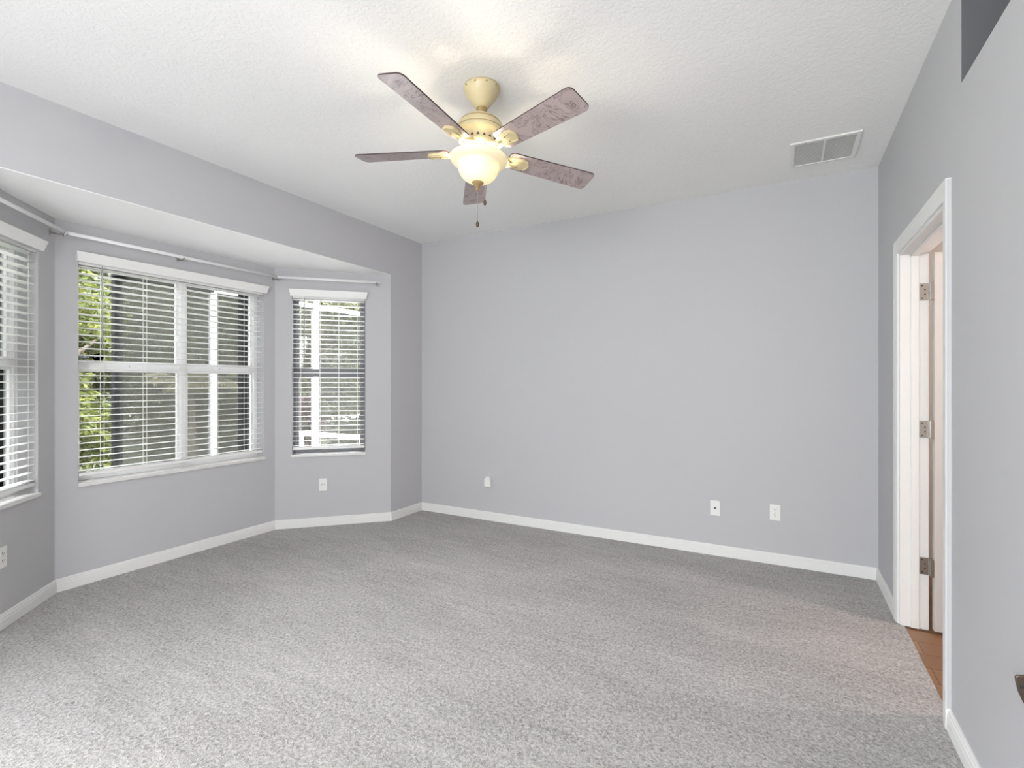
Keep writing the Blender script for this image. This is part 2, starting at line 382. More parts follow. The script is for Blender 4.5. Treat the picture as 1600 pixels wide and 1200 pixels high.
# baseboards
BP = [(0, 0), (0, 0.080), (-0.006, 0.080), (-0.009, 0.074), (-0.009, 0.066), (-0.0125, 0.062), (-0.0125, 0.050), (-0.014, 0.047), (-0.014, 0.0)]
def baseboard(name, pts):
    bm = MB().bm; n = len(pts); rings = []
    V = [Vector(p) for p in pts]
    for i, p in enumerate(V):
        dirs = []
        if i > 0: dirs.append((V[i] - V[i - 1]).normalized())
        if i < n - 1: dirs.append((V[i + 1] - V[i]).normalized())
        ns = [Vector((-d.y, d.x)) for d in dirs]
        m_ = sum(ns, Vector((0, 0))).normalized(); m_ = m_ / max(0.3, m_.dot(ns[0]))
        rings.append([bm.verts.new((p.x + m_.x * o, p.y + m_.y * o, z)) for o, z in BP])
    k = len(BP)
    for a, c in zip(rings, rings[1:]):
        for i in range(k): bm.faces.new((a[i], a[(i + 1) % k], c[(i + 1) % k], c[i]))
    bm.faces.new(rings[0]); bm.faces.new(rings[-1][::-1])
    mb = MB.__new__(MB); mb.bm = bm
    return struct(mb.build(name, M['trim']))
baseboard('baseboard_left', [(XL, -2.19), (XL, YBB), (XC, YC0), (XC, YC1), (XL, YA), (XL, YB)])
baseboard('baseboard_back', [(XL, YB), (XR, YB)])
baseboard('baseboard_right', [(XR, YB), (XR, DY1 + 0.078)])
baseboard('baseboard_right_near', [(XR, DY0 - 0.067), (XR, -2.19)])

# ------------------------------------------------------------------ windows with sill, frame, panes (structure)
def window(name, F, op, mull, rail_z, vin='vinyl'):
    s0, s1, z0, z1 = op; Fm = frame(*F)
    root = bpy.data.objects.new(name, None); C.objects.link(root); root.matrix_world = Fm; struct(root)
    y0, y1 = 0.098, 0.148
    b = MB(); fw = 0.030
    b.box((s0, y0, z0 + 0.012), (s0 + fw, y1, z1)); b.box((s1 - fw, y0, z0 + 0.012), (s1, y1, z1)); b.box((s0 + fw, y0, z1 - fw), (s1 - fw, y1, z1)); b.box((s0 + fw, y0, z0 + 0.012), (s1 - fw, y1, z0 + fw + 0.014))
    b.build('window_frame', M[vin], root, bevel=0.003)
    cuts = [s0 + fw] + ([mull - 0.022, mull + 0.022] if mull else []) + [s1 - fw]
    if mull: MB().box((mull - 0.022, y0 - 0.004, z0 + 0.03), (mull + 0.022, y1 - 0.002, z1 - fw)).build('mullion', M[vin], root, bevel=0.003)
    for a, c in zip(cuts[::2], cuts[1::2]):
        MB().box((a, y0 + 0.004, rail_z - 0.020), (c, y1 - 0.006, rail_z + 0.020)).build('meeting_rail', M[vin], root, bevel=0.003)
        for (zz0, zz1, yy) in ((z0 + fw + 0.014, rail_z - 0.02, y0 + 0.012), (rail_z + 0.02, z1 - fw, y0 + 0.026)):
            sb = MB(); q = 0.018
            sb.box((a, yy, zz0), (a + q, yy + 0.02, zz1)); sb.box((c - q, yy, zz0), (c, yy + 0.02, zz1)); sb.box((a + q, yy, zz0), (c - q, yy + 0.02, zz0 + q)); sb.box((a + q, yy, zz1 - q), (c - q, yy + 0.02, zz1))
            sa = sb.build('sash', M[vin], root)
            MB().box((a + q, yy + 0.008, zz0 + q), (c - q, yy + 0.012, zz1 - q)).build('pane', M['glass'], sa)
        MB().box(((a + c) / 2 - 0.02, y0 - 0.006, rail_z - 0.004), ((a + c) / 2 + 0.02, y0 + 0.004, rail_z + 0.010)).build('sash_lock', M[vin], root, bevel=0.002)
    b = MB(); b.box((s0 - 0.004, -0.016, z0 - 0.012), (s1 + 0.004, 0.0, z0 + 0.012)); b.box((s0, 0.0, z0 - 0.0), (s1, y1, z0 + 0.012))
    b.build('window_sill', M['marble'], root, bevel=0.003)
    return root
w1 = window('window_1', F_left, OP_L, None, 1.425)
w2 = window('window_2', F_mid, OP_M, 0.812, 1.425)
w3 = window('window_3', F_right, OP_R, None, 1.405, 'shadedframe')
# security stickers on the left pane of the middle window, just above the meeting rail
b = MB(); b.bm.faces.new([b.bm.verts.new((0.268 + 0.034 * cos(a * pi / 12), 0.108, 1.488 + 0.024 * sin(a * pi / 12))) for a in range(24)])
bmesh.ops.solidify(b.bm, geom=b.bm.faces[:], thickness=0.001); so = b.build('window_sticker', M['stickerblue'], w2); so['label'] = 'dark blue oval sticker on the glass'
b = MB(); b.tube([(0.246, 0.1065, 1.484), (0.262, 0.1065, 1.494), (0.272, 0.1065, 1.492), (0.290, 0.1065, 1.496)], [0.001, 0.0035, 0.0045, 0.001], 8, 0.3); b.build('sticker_swoosh', M['stickerwhite'], so)
b = MB(); b.box((0.160, 0.107, 1.474), (0.222, 0.1085, 1.500)); so = b.build('window_sticker', M['stickergrey'], w2); so['label'] = 'small dark strip sticker beside the oval one'
b = MB()
for i in range(6): b.box((0.164 + i * 0.0092, 0.1062, 1.481), (0.164 + i * 0.0092 + 0.0055, 0.1069, 1.481 + 0.007 + 0.004 * (i % 3 == 0)))
b.build('sticker_lettering', M['stickerwhite'], so)

# ------------------------------------------------------------------ blinds
def blind(F, op, label, n_cord, wand_s, wand_len, val_h=0.062):
    s0, s1, z0, z1 = op; Fm = frame(*F)
    root = thing('window_blind', label, 'blind', group='white blinds in the bay windows'); root.matrix_world = Fm
    zt = z1 - 0.028                                            # underside of headrail
    # valance with mitred, slightly flared returns
    a0, a1 = s0 - 0.008, s1 + 0.010
    b = MB()
    prof = [(-0.024, z1 - 0.030), (-0.030, z1 - 0.010), (-0.036, z1 + 0.012), (-0.042, z1 + val_h - 0.030), (-0.028, z1 + val_h - 0.030), (-0.012, z1 - 0.030)]
    A = [b.bm.verts.new((a0 - (-y - 0.024) * 0.8, y, z)) for y, z in prof]; B = [b.bm.verts.new((a1 + (-y - 0.024) * 0.8, y, z)) for y, z in prof]
    k = len(prof)
    for i in range(k): b.bm.faces.new((A[i], A[(i + 1) % k], B[(i + 1) % k], B[i]))
    b.bm.faces.new(A); b.bm.faces.new(B[::-1])
    for (x0, x1) in ((a0 - 0.004, a0 + 0.008), (a1 - 0.008, a1 + 0.004)):
        b.box((x0, -0.026, z1 - 0.028), (x1, -0.0005, z1 + val_h - 0.036))
    b.build('valance', M['slat'], root, bevel=0.0015)
    MB().box((s0 + 0.004, 0.006, z1 - 0.045), (s1 - 0.004, 0.062, z1 - 0.002)).build('headrail', M['slat'], root)
    # slats
    zb = z0 + 0.052; pitch = 0.0432; n = int((z1 - 0.06 - zb - 0.03) / pitch); pitch = (z1 - 0.06 - zb - 0.03) / n
    b = MB(); D = 0.050; tl = radians(2.5)
    for i in range(n + 1):
        zc = zb + 0.035 + i * pitch
        pts = []
        for t_ in (-0.5, -0.25, 0, 0.25, 0.5):
            y = t_ * D; cz = 0.0016 * (1 - (2 * t_) ** 2)
            pts.append((0.036 + y * cos(tl), zc - y * sin(tl) + cz))
        ring = [(y, z + 0.0017) for y, z in pts] + [(y, z - 0.0017) for y, z in reversed(pts)]
        A = [b.bm.verts.new((s0 + 0.006, y, z)) for y, z in ring]; B = [b.bm.verts.new((s1 - 0.006, y, z)) for y, z in ring]
        k = len(ring)
        for j in range(k): b.bm.faces.new((A[j], A[(j + 1) % k], B[(j + 1) % k], B[j]))
        b.bm.faces.new(A); b.bm.faces.new(B[::-1])
    b.build('slats', M['slat'], root)
    MB().box((s0 + 0.006, 0.010, zb), (s1 - 0.006, 0.062, zb + 0.022)).build('bottom_rail', M['slat'], root, bevel=0.004)
    for i in range(n_cord):
        s = s0 + (s1 - s0) * ((0.11 + 0.78 * i / (n_cord - 1)) if n_cord > 1 else 0.5)
        MB().tube([(s, 0.010, zb + 0.02), (s, 0.010, z1 - 0.045)], 0.0013, 6).build('ladder_cord', M['slat'], root)
        MB().tube([(s, 0.062, zb + 0.02), (s, 0.062, z1 - 0.045)], 0.0013, 6).build('ladder_cord', M['slat'], root)
    if wand_len:
        b = MB(); b.tube([(wand_s, -0.004, z1 - 0.035), (wand_s, -0.004, z1 - 0.06), (wand_s, -0.006, z1 - 0.035 - wand_len)], [0.002, 0.0045, 0.0045], 8)
        b.build('tilt_wand', M['wand'], root, smooth=True)['label'] = 'grey plastic tilt wand'
    return root
blind(F_left, OP_L, 'white slatted blind on the narrow window cut off by the left photo edge', 2, 0, 0)
blind(F_mid, OP_M, 'wide white slatted blind on the double window in the middle of the bay', 5, OP_M[0] + 0.128, 0.55)
blind(F_right, OP_R, 'white slatted blind on the narrow window beside the far left room corner', 4, OP_R[0] + 0.105, 0.56)

# ------------------------------------------------------------------ curtain rod round the bay
cr = thing('curtain_rod', 'white three piece curtain rod running round the bay above the blinds', 'curtain rod', (0, 0, 0))
ZR = 2.247; off = 0.075
def inpt(F, s, o=off, z=ZR): return frame(*F) @ Vector((s, -o, z))
jl = Vector((XC + off, YC0 + 0.035, ZR)); jr = Vector((XC + off, YC1 - 0.035, ZR))
MB().tube([inpt(F_left, 0.02), inpt(F_left, LF - 0.034)], 0.012, 12, 0.55).build('rod', M['vinyl'], cr, smooth=True)
MB().tube([jl, jr], 0.012, 12, 0.55).build('rod', M['vinyl'], cr, smooth=True)
MB().tube([inpt(F_right, 0.034), inpt(F_right, LF - 0.10)], 0.012, 12, 0.55).build('rod', M['vinyl'], cr, smooth=True)
def bracket(F, s):
    Fm = frame(*F); b = MB()
    b.box((s - 0.008, -0.003, ZR - 0.022), (s + 0.008, 0.0, ZR + 0.014), Fm)
    b.tube([Fm @ Vector((s, -0.003, ZR - 0.006)), Fm @ Vector((s, -0.04, ZR - 0.018)), Fm @ Vector((s, -off, ZR - 0.016)), Fm @ Vector((s, -off - 0.012, ZR - 0.006))], 0.004, 8)
    b.tube([Fm @ Vector((s, -off, ZR - 0.016)), Fm @ Vector((s, -off, ZR - 0.030))], 0.005, 8)
    b.build('bracket', M['nickel'], cr)['label'] = 'metal bracket'
bracket(F_left, LF - 0.050); bracket(F_mid, 0.72); bracket(F_mid, YC1 - YC0 - 0.02); bracket(F_right, LF - 0.13); bracket(F_left, 0.1)

# ------------------------------------------------------------------ outlets and wall plates
def plate(name, label, cat, F, s, z, kind, w=0.070, h=0.114, group=None):
    root = thing(name, label, cat, group=group); root.matrix_world = frame(*F) @ Matrix.Translation((s, 0, z))
    MB().box((-w / 2, -0.0055, -h / 2), (w / 2, 0.0, h / 2)).build('cover_plate', M['plastic'], root, bevel=0.002)
    if kind == 'duplex':
        for dz in (0.0195, -0.0195):
            b = MB(); poly = [(0.017 * cos(a * pi / 10), max(-0.0135, min(0.0135, 0.017 * sin(a * pi / 10)))) for a in range(20)]
            b.prism(poly, -0.0075, -0.0050, Matrix(((1, 0, 0, 0), (0, 0, 1, 0), (0, 1, 0, dz), (0, 0, 0, 1))))
            rc = b.build('receptacle', M['plastic'], root)
            for lo, hi in (((-0.0078, -0.0080, dz + 0.0005), (-0.0050, -0.0074, dz + 0.0085)), ((0.0050, -0.0080, dz + 0.0005), (0.0078, -0.0074, dz + 0.0075)), ((-0.0022, -0.0080, dz - 0.0085), (0.0022, -0.0074, dz - 0.0040))):
                MB().box(lo, hi).build('slot', M['slot'], rc)
        MB().box((-0.002, -0.0065, -0.002), (0.002, -0.0054, 0.002)).build('screw', M['nickel'], root)
    elif kind == 'cable':
        m90 = Matrix.Rotation(radians(90), 4, 'X')
        MB().lathe([(0.0075, 0.005), (0.0075, 0.007), (0.0055, 0.007), (0.0055, 0.012), (0.0, 0.012)], 16, m90).build('jack', M['slot'], root)
        for dz in (0.041, -0.041): MB().lathe([(0.003, 0.005), (0.003, 0.0065), (0, 0.0065)], 10, Matrix.Translation((0, 0, dz)) @ m90).build('screw', M['plastic'], root)
    elif kind == 'single':
        b = MB(); poly = [(0.021 * cos(a * pi / 12), 0.021 * sin(a * pi / 12)) for a in range(24)]
        b.prism(poly, -0.0075, -0.0050, Matrix(((1, 0, 0, 0), (0, 0, 1, 0), (0, 1, 0, 0), (0, 0, 0, 1))))
        rc = b.build('receptacle', M['plastic'], root)
        for lo, hi in (((-0.0145, -0.0082, -0.004), (-0.0075, -0.0074, 0.004)), ((0.0075, -0.0082, -0.004), (0.0145, -0.0074, 0.004)), ((-0.0035, -0.0082, 0.010), (0.0035, -0.0074, 0.015)), ((-0.0022, -0.0082, -0.034), (0.0022, -0.0050, -0.026))):
            MB().box(lo, hi).build('slot', M['slot'], rc)
    return root
F_back = ((XL, YB), (1, 0))
plate('wall_outlet', 'white duplex outlet on the back wall nearest the right corner', 'outlet', F_back, -0.052 - XL, 0.374, 'duplex')
plate('cable_outlet', 'white plate with one dark cable jack, low on the back wall', 'outlet', F_back, -0.457 - XL, 0.358, 'cable')
plate('wall_outlet', 'white outlet under the narrow right window of the bay', 'outlet', F_right, 0.405, 0.377, 'single')
plate('wall_outlet', 'white outlet below the window at the left photo edge, half cut off', 'outlet', F_left, LF - 0.475, 0.378, 'duplex')
# night-light / adapter plugged in at the left end of the back wall
ad = thing('plug_adapter', 'white plug-in adapter block on the back wall near the left corner', 'adapter', (-2.472, YB, 0.372))
MB().box((-0.034, -0.036, -0.050), (0.034, 0.0, 0.028)).build('body', M['plastic'], ad, bevel=0.008)
MB().box((-0.016, -0.040, 0.020), (0.030, -0.004, 0.052)).build('sensor_housing', M['plastic'], ad, bevel=0.006)
b = MB()
for i in range(3):
    for j in range(2):
        b.box((-0.026 + j * 0.028, -0.0368, -0.040 + i * 0.020), (-0.023 + j * 0.028, -0.0358, -0.032 + i * 0.020)); b.box((-0.018 + j * 0.028, -0.0368, -0.040 + i * 0.020), (-0.015 + j * 0.028, -0.0358, -0.032 + i * 0.020))
b.build('sockets', M['vent'], ad)
# two small nails left in the back wall
for x, z, lab in ((-0.182, 1.878, 'tiny nail left in the back wall, right half, above eye level'), (-2.80, 1.68, 'tiny nail left in the back wall near the left corner')):
    b = MB(); b.lathe([(0.0, 0.012), (0.0032, 0.012), (0.0032, 0.010), (0.0012, 0.010), (0.0012, 0.0)], 10, Matrix.Translation((x, YB, z)) @ Matrix.Rotation(radians(90), 4, 'X'))
    tag(b.build('nail', M['nickel']), lab, 'nail')

# ------------------------------------------------------------------ doorway: casing, jamb, door
CT = 0.017
def casing_prof(y_in, d, wdt):          # moulded profile: offset from the opening, thickness
    return [(y_in, 0.0), (y_in, 0.010), (y_in + d * wdt * 0.18, 0.0115), (y_in + d * wdt * 0.24, 0.0135), (y_in + d * wdt * 0.72, 0.0155), (y_in + d * wdt * 0.80, CT), (y_in + d * wdt, CT), (y_in + d * wdt, 0.0)]
def casing_leg(y_in, y_out, z1):
    b = MB(); d = 1 if y_out > y_in else -1; wdt = abs(y_out - y_in); pr = casing_prof(y_in, d, wdt)
    lo = [b.bm.verts.new((XR - t, y, 0.0)) for y, t in pr]; hi = [b.bm.verts.new((XR - t, y, z1 + abs(y - y_in))) for y, t in pr]; k = len(pr)
    for i in range(k): b.bm.faces.new((lo[i], lo[(i + 1) % k], hi[(i + 1) % k], hi[i]))
    b.bm.faces.new(lo); b.bm.faces.new(hi[::-1])
    return b
dr = bpy.data.objects.new('trim_1', None); C.objects.link(dr); dr.location = (XR, (DY0 + DY1) / 2, 0); struct(dr)
off_inv = Matrix.Translation((-XR, -(DY0 + DY1) / 2, 0))
def child(mb, name, m_, bevel=0.0):
    o = mb.build(name, m_, dr, bevel=bevel); o.matrix_parent_inverse = Matrix.Translation((XR, (DY0 + DY1) / 2, 0)).inverted(); return o
JZ = 2.015
child(casing_leg(3.393, 3.462, JZ), 'door_casing_side', M['trim'])
child(casing_leg(2.505, 2.436, JZ), 'door_casing_side', M['trim'])
child(MB().box((XR - CT + 0.0025, 2.4354, 0.082), (XR, 2.4362, JZ + 0.066)), 'shaded_casing_edge', M['wall'])['label'] = 'casing edge toned grey for shade'  # white casing side given the wall grey to stand for its shade
b = MB(); pr = casing_prof(0.0, 1, 0.069); k = len(pr)
A_ = [b.bm.verts.new((XR - t, 2.505 - e, JZ + e)) for e, t in pr]; B_ = [b.bm.verts.new((XR - t, 3.393 + e, JZ + e)) for e, t in pr]
for i in range(k): b.bm.faces.new((A_[i], A_[(i + 1) % k], B_[(i + 1) % k], B_[i]))
b.bm.faces.new(A_); b.bm.faces.new(B_[::-1])
child(b, 'door_casing_head', M['trim'])
b = MB()
b.box((XR - 0.001, 3.373, 0), (XR + W + 0.002, 3.388, 2.012)); b.box((XR + 0.045, 3.362, 0), (XR + 0.080, 3.373, 2.000))
child(b, 'door_jamb', M['trim'], 0.002)
b = MB(); b.box((XR - 0.001, 2.510, 0), (XR + W + 0.002, 2.525, 2.012)); b.box((XR + 0.045, 2.525, 0), (XR + 0.080, 2.536, 2.000))
child(b, 'door_jamb', M['trim'], 0.002)
b = MB(); b.box((XR - 0.001, 2.525, 1.999), (XR + W + 0.002, 3.373, 2.018)); b.box((XR + 0.045, 2.525, 1.988), (XR + 0.080, 3.373, 1.999))
child(b, 'door_jamb', M['trim'], 0.002)
# open door leaf in the neighbouring room
HX = XR + W + 0.012; HY = 3.355
door = bpy.data.objects.new('door_1', None); C.objects.link(door); door.location = (HX, HY, 0); door.rotation_euler = (0, 0, radians(3)); struct(door)
DT = 0.035
b = MB(); b.box((0.004, -0.018, 0.012), (0.80, -0.018 + DT, 1.992)); b.build('door_leaf', M['door'], door, bevel=0.003)
b = MB()
for x0, x1 in ((0.10, 0.37), (0.43, 0.70)):
    for z0, z1 in ((0.20, 0.80), (0.95, 1.55), (1.65, 1.87)):
        for yy in (-0.021, DT - 0.018): b.box((x0, yy, z0), (x1, yy + 0.003, z1))
b.build('door_panels', M['door'], door, bevel=0.002)
b = MB(); b.lathe([(0.0, 0), (0.026, 0), (0.026, 0.006), (0.011, 0.010), (0.011, 0.03), (0.024, 0.045), (0.026, 0.058), (0.015, 0.068), (0, 0.070)], 20, Matrix.Translation((0.735, -0.018, 0.96)) @ Matrix.Rotation(radians(90), 4, 'X'))
b.build('door_knob', M['nickel'], door, smooth=True)
for zc in (1.794, 1.064, 0.338):
    b = MB()
    b.box((XR + 0.083, 3.3705, zc - 0.045), (XR + W - 0.001, 3.3735, zc + 0.045))
    b.tube([(XR + W + 0.006, 3.362, zc - 0.046), (XR + W + 0.006, 3.362, zc + 0.046)], 0.0062, 10)
    b.box((XR + W + 0.004, 3.337, zc - 0.045), (XR + W + 0.016, 3.362, zc + 0.045))
    h_ = b.build('door_hinge', M['nickel'], door); h_.matrix_parent_inverse = (Matrix.Translation((HX, HY, 0)) @ Matrix.Rotation(radians(3), 4, 'Z')).inverted()
    for q in (-0.033, -0.012, 0.012, 0.033):
        MB().tube([(XR + 0.093 + 0.012 * (abs(q) < 0.02), 3.3707, zc + q), (XR + 0.093 + 0.012 * (abs(q) < 0.02), 3.3695, zc + q)], 0.0035, 8).build('screw', M['slot'], h_)

# neighbouring room shell
struct(MB().box((XR + 0.02, 2.34, -0.13), (2.75, 4.9, -0.006)).build('floor_hall', M['oak']))
b = MB(); b.box((2.65, 2.321, -0.12), (2.77, 4.92, 2.75)); b.box((XR + W, 4.8, -0.12), (2.65, 4.92, 2.75)); b.box((XR + 0.10, YB + T - 0.01, -0.12), (XR + W, 4.92, 2.75)); b.box((XR + W, 2.321, -0.12), (2.65, 2.34, 2.75))
struct(b.build('wall_hall', M['bathwall']))
struct(MB().box((XR + W, 2.34, 2.75), (2.77, 4.92, 2.87)).build('ceiling_hall', M['soffit']))

# bronze bracket that pokes into the frame at the right edge
br = thing('wall_hook', 'dark bronze metal hook cut off by the right photo edge, low on the wall', 'hook', (XR, 1.735, 0.529))
b = MB(); b.prism([(0, 0.040), (-0.032, 0.036), (-0.035, 0.030), (-0.034, 0.018), (-0.029, -0.006), (-0.020, -0.030), (-0.009, -0.048), (0, -0.056)], -0.004, 0.004, Matrix(((1, 0, 0, 0), (0, 0, 1, 0), (0, 1, 0, 0), (0, 0, 0, 1))))
b.build('blade_plate', M['bronze'], br, bevel=0.003)
b = MB(); b.prism([(0.02 * cos(a * pi / 10), 0.05 * sin(a * pi / 10)) for a in range(20)], -0.004, 0.0, Matrix(((0, 0, 1, 0), (1, 0, 0, 0), (0, 1, 0, 0), (0, 0, 0, 1))))
b.build('back_plate', M['bronze'], br, bevel=0.001)
b = MB(); b.lathe([(0.004, 0.004), (0.004, 0.0055), (0, 0.0055)], 10, Matrix.Translation((-0.022, 0, 0.008)) @ Matrix.Rotation(radians(90), 4, 'X'))
b.build('screw', M['slot'], br)

# ------------------------------------------------------------------ ceiling return vent
vt = thing('ceiling_vent', 'white rectangular return air grille set in the ceiling near the right wall', 'vent', (0.2175, 3.622, H))
vx, vy = 0.181, 0.190
b = MB(); fw = 0.026
b.box((-vx, -vy, -0.010), (vx, -vy + fw, 0)); b.box((-vx, vy - fw, -0.010), (vx, vy, 0)); b.box((-vx, -vy + fw, -0.010), (-vx + fw, vy - fw, 0)); b.box((vx - fw, -vy + fw, -0.010), (vx, vy - fw, 0))
b.build('vent_frame', M['vent'], vt, bevel=0.003)
MB().box((-0.006, -vy + fw, -0.009), (0.006, vy - fw, 0)).build('divider', M['vent'], vt)
b = MB()
n = 26
for i in range(n):
    y = -vy + fw + (i + 0.5) * (2 * (vy - fw)) / n
    m_ = Matrix.Translation((0, y, -0.005)) @ Matrix.Rotation(radians(35), 4, 'X')
    b.box((-vx + fw, -0.0058, -0.0006), (-0.006, 0.0058, 0.0006), m_); b.box((0.006, -0.0058, -0.0006), (vx - fw, 0.0058, 0.0006), m_)
b.build('louvres', M['vent'], vt)
MB().box((-vx + fw, -vy + fw, -0.0012), (vx - fw, vy - fw, 0)).build('filter', M['filter'], vt)
for x in (-0.1, 0.1): MB().lathe([(0.004, -0.010), (0.004, -0.0115), (0, -0.0115)], 10, Matrix.Translation((x, -vy + 0.013, 0))).build('screw', M['steel'], vt)

# ------------------------------------------------------------------ ceiling fan
FX, FY = -1.291, 2.061
fan = thing('ceiling_fan', 'cream ceiling fan with five mauve wood blades and a lit marbled glass bowl', 'ceiling fan', (FX, FY, H))
BALL = Vector((0, 0, 2.66 - H)); tv = Vector((-0.0617, 0.0207, 0))
TILT = Matrix.Translation(BALL) @ Matrix.Rotation(tv.length, 4, tv.normalized()) @ Matrix.Translation(-BALL)     # the fan hangs slightly out of plumb
def fl(prof, name, m_, seg=48, parent=fan, smooth=True, tilt=True):
    o = MB().lathe([(r, z - H) for r, z in prof], seg).build(name, m_, parent, smooth=smooth)
    if tilt and parent is fan: o.matrix_local = TILT
    return o
cn = fl([(0.0, 2.750), (0.088, 2.750), (0.089, 2.739), (0.087, 2.730), (0.074, 2.706), (0.058, 2.684), (0.042, 2.664), (0.035, 2.656), (0.032, 2.654), (0.030, 2.648), (0.0, 2.648)], 'canopy', M['cream'], tilt=False)
for k in range(4):
    a = radians(245 + 36 * k)
    b = MB(); b.sphere((0.088 * cos(a), 0.088 * sin(a), 2.735 - H), 0.0045); b.build('screw', M['antique'], cn)
fl([(0.0, 2.66), (0.022, 2.66), (0.026, 2.652), (0.027, 2.640), (0.024, 2.628), (0.019, 2.622), (0.019, 2.590), (0, 2.590)], 'downrod', M['antique'])
hs = fl([(0.0, 2.606), (0.034, 2.605), (0.066, 2.597), (0.088, 2.583), (0.100, 2.570), (0.1015, 2.568), (0.1005, 2.565), (0.110, 2.556), (0.117, 2.539), (0.118, 2.532), (0.1155, 2.529), (0.1195, 2.525),
    (0.119, 2.512), (0.110, 2.505), (0.098, 2.499), (0.094, 2.488), (0.090, 2.464), (0.093, 2.458), (0.089, 2.450), (0.070, 2.442), (0.0, 2.442)], 'motor_housing', M['cream'])
for r, z in ((0.1010, 2.5665), (0.1165, 2.5295)):
    MB().lathe([(r + 0.0010, z - H + 0.0016), (r + 0.0018, z - H), (r + 0.0010, z - H - 0.0016), (r - 0.004, z - H - 0.0016), (r - 0.004, z - H + 0.0016), (r + 0.0010, z - H + 0.0016)], 48).build('housing_band', M['antique'], hs, smooth=True)
for k in range(20):        # triangular vent holes round the lower housing
    a = 2 * pi * (k + 0.5) / 20
    m_ = Matrix.Rotation(a, 4, 'Z') @ Matrix.Translation((0.0922, 0, 2.476 - H)) @ Matrix.Rotation(radians(90), 4, 'Y')
    MB().prism([(0.006, -0.007), (0.006, 0.007), (-0.006, 0)], -0.002, 0.002, m_).build('vent_hole', M['edge'], hs)
sh = fl([(0.0, 2.447), (0.058, 2.447), (0.060, 2.434), (0.050, 2.426), (0.043, 2.420), (0.043, 2.402), (0.050, 2.396), (0.052, 2.386), (0.0, 2.386)], 'switch_housing', M['cream'])
# blades
RB0, RB1, BW = 0.150, 0.632, 0.135
def rounded(r0, r1, w0, w1, cr):
    pts = []
    def corner(cx, cy, a0):
        for i in range(6):
            a = a0 + i * (pi / 2) / 5; pts.append((cx + cr * cos(a), cy + cr * sin(a)))
    corner(r1 - cr, w1 / 2 - cr, 0); corner(r0 + cr, w0 / 2 - cr, pi / 2); corner(r0 + cr, -w0 / 2 + cr, pi); corner(r1 - cr, -w1 / 2 + cr, 1.5 * pi)
    return pts
PITCH = radians(-13); ZBL = 2.431 - H
for k in range(5):
    a = radians(53.27 + 72 * k)
    mr = TILT @ Matrix.Rotation(a, 4, 'Z') @ Matrix.Translation((0, 0, ZBL)) @ Matrix.Rotation(PITCH, 4, 'X')
    b = MB(); b.prism(rounded(RB0, RB1, 0.112, BW, 0.026), -0.003, 0.003, None, 0, 1)
    o = b.build('blade', [M['blade'], M['edge']], fan); o.matrix_local = mr
    # iron: shell under the blade plus a scrolled arm to the hub
    b = MB()
    shell_ = [(0.135, -0.018), (0.165, -0.028), (0.195, -0.036), (0.228, -0.038), (0.250, -0.030), (0.260, -0.012), (0.262, 0.0), (0.260, 0.012), (0.250, 0.030), (0.228, 0.038), (0.195, 0.036), (0.165, 0.028), (0.135, 0.018)]
    b.prism(shell_, -0.0135, -0.0032)
    for t in (-0.45, 0.45): b.tube([(0.15, t * 0.03, -0.013), (0.20, t * 0.05, -0.0155), (0.253, t * 0.062, -0.012)], 0.0035, 8)
    b.tube([(0.245, -0.032, -0.013), (0.258, -0.014, -0.0135), (0.261, 0, -0.0135), (0.258, 0.014, -0.0135), (0.245, 0.032, -0.013)], 0.004, 8)
    ir = b.build('blade_iron', M['cream'], o, bevel=0.0015)
    b = MB()
    im = Matrix.Rotation(-PITCH, 4, 'X')
    for t in (-1, 1):
        b.tube([im @ Vector(q) for q in ((0.066, t * 0.012, 0.016), (0.092, t * 0.022, 0.008), (0.115, t * 0.028, -0.004), (0.140, t * 0.018, -0.010), (0.165, t * 0.008, -0.012))], [0.008, 0.0085, 0.008, 0.008, 0.007], 8)
    b.box((0.060, -0.020, 0.010), (0.085, 0.020, 0.022))
    b.tube([im @ Vector(q) for q in ((0.105, -0.026, -0.002), (0.112, 0, -0.004), (0.105, 0.026, -0.002))], 0.006, 8)
    b.build('arm', M['cream'], ir, smooth=True)
    for (x, y) in ((0.165, 0.0), (0.205, -0.018), (0.205, 0.018)):
        b = MB(); b.sphere((x, y, -0.0140), 0.005, 1, 1, 0.5, 10); b.build('screw', M['antique'], ir)
# glass bowl (open at the top)
def shell(outer, t=0.004):
    inner = [(max(0, r - t), z + t * (0.9 if r < 0.09 else 0.2)) for r, z in reversed(outer)]
    return outer + inner
gl = [(0.141, 2.397), (0.141, 2.392), (0.136, 2.382), (0.126, 2.374), (0.113, 2.369), (0.103, 2.365), (0.100, 2.358), (0.0985, 2.345), (0.094, 2.330), (0.085, 2.313), (0.071, 2.298), (0.052, 2.286), (0.030, 2.279), (0.0, 2.277)]
fl(shell(gl), 'glass_bowl', M['bowl'], 64)
fn = fl([(0.0, 2.286), (0.028, 2.284), (0.029, 2.279), (0.025, 2.272), (0.016, 2.265), (0.009, 2.260), (0.006, 2.255), (0.009, 2.251), (0.0105, 2.247), (0.008, 2.242), (0.004, 2.239), (0.0, 2.238)], 'finial', M['antique'], 24)
def chain(x, y, z0, z1):
    b = MB(); n = int((z0 - z1) / 0.006)
    for i in range(n): b.tube([(x, y, z0 - H - i * 0.006), (x, y, z0 - H - i * 0.006 - 0.0062)], 0.0014 + 0.0003 * (i % 2), 6)
    c = b.build('pull_chain', M['steel'], fan, smooth=True)
    b = MB(); b.lathe([(0.0, 0.012), (0.003, 0.010), (0.0075, 0.0), (0.008, -0.008), (0.005, -0.016), (0, -0.018)], 14, Matrix.Translation((x, y, z1 - H - 0.008)))
    b.build('pull_fob', M['bronze'], c, smooth=True)
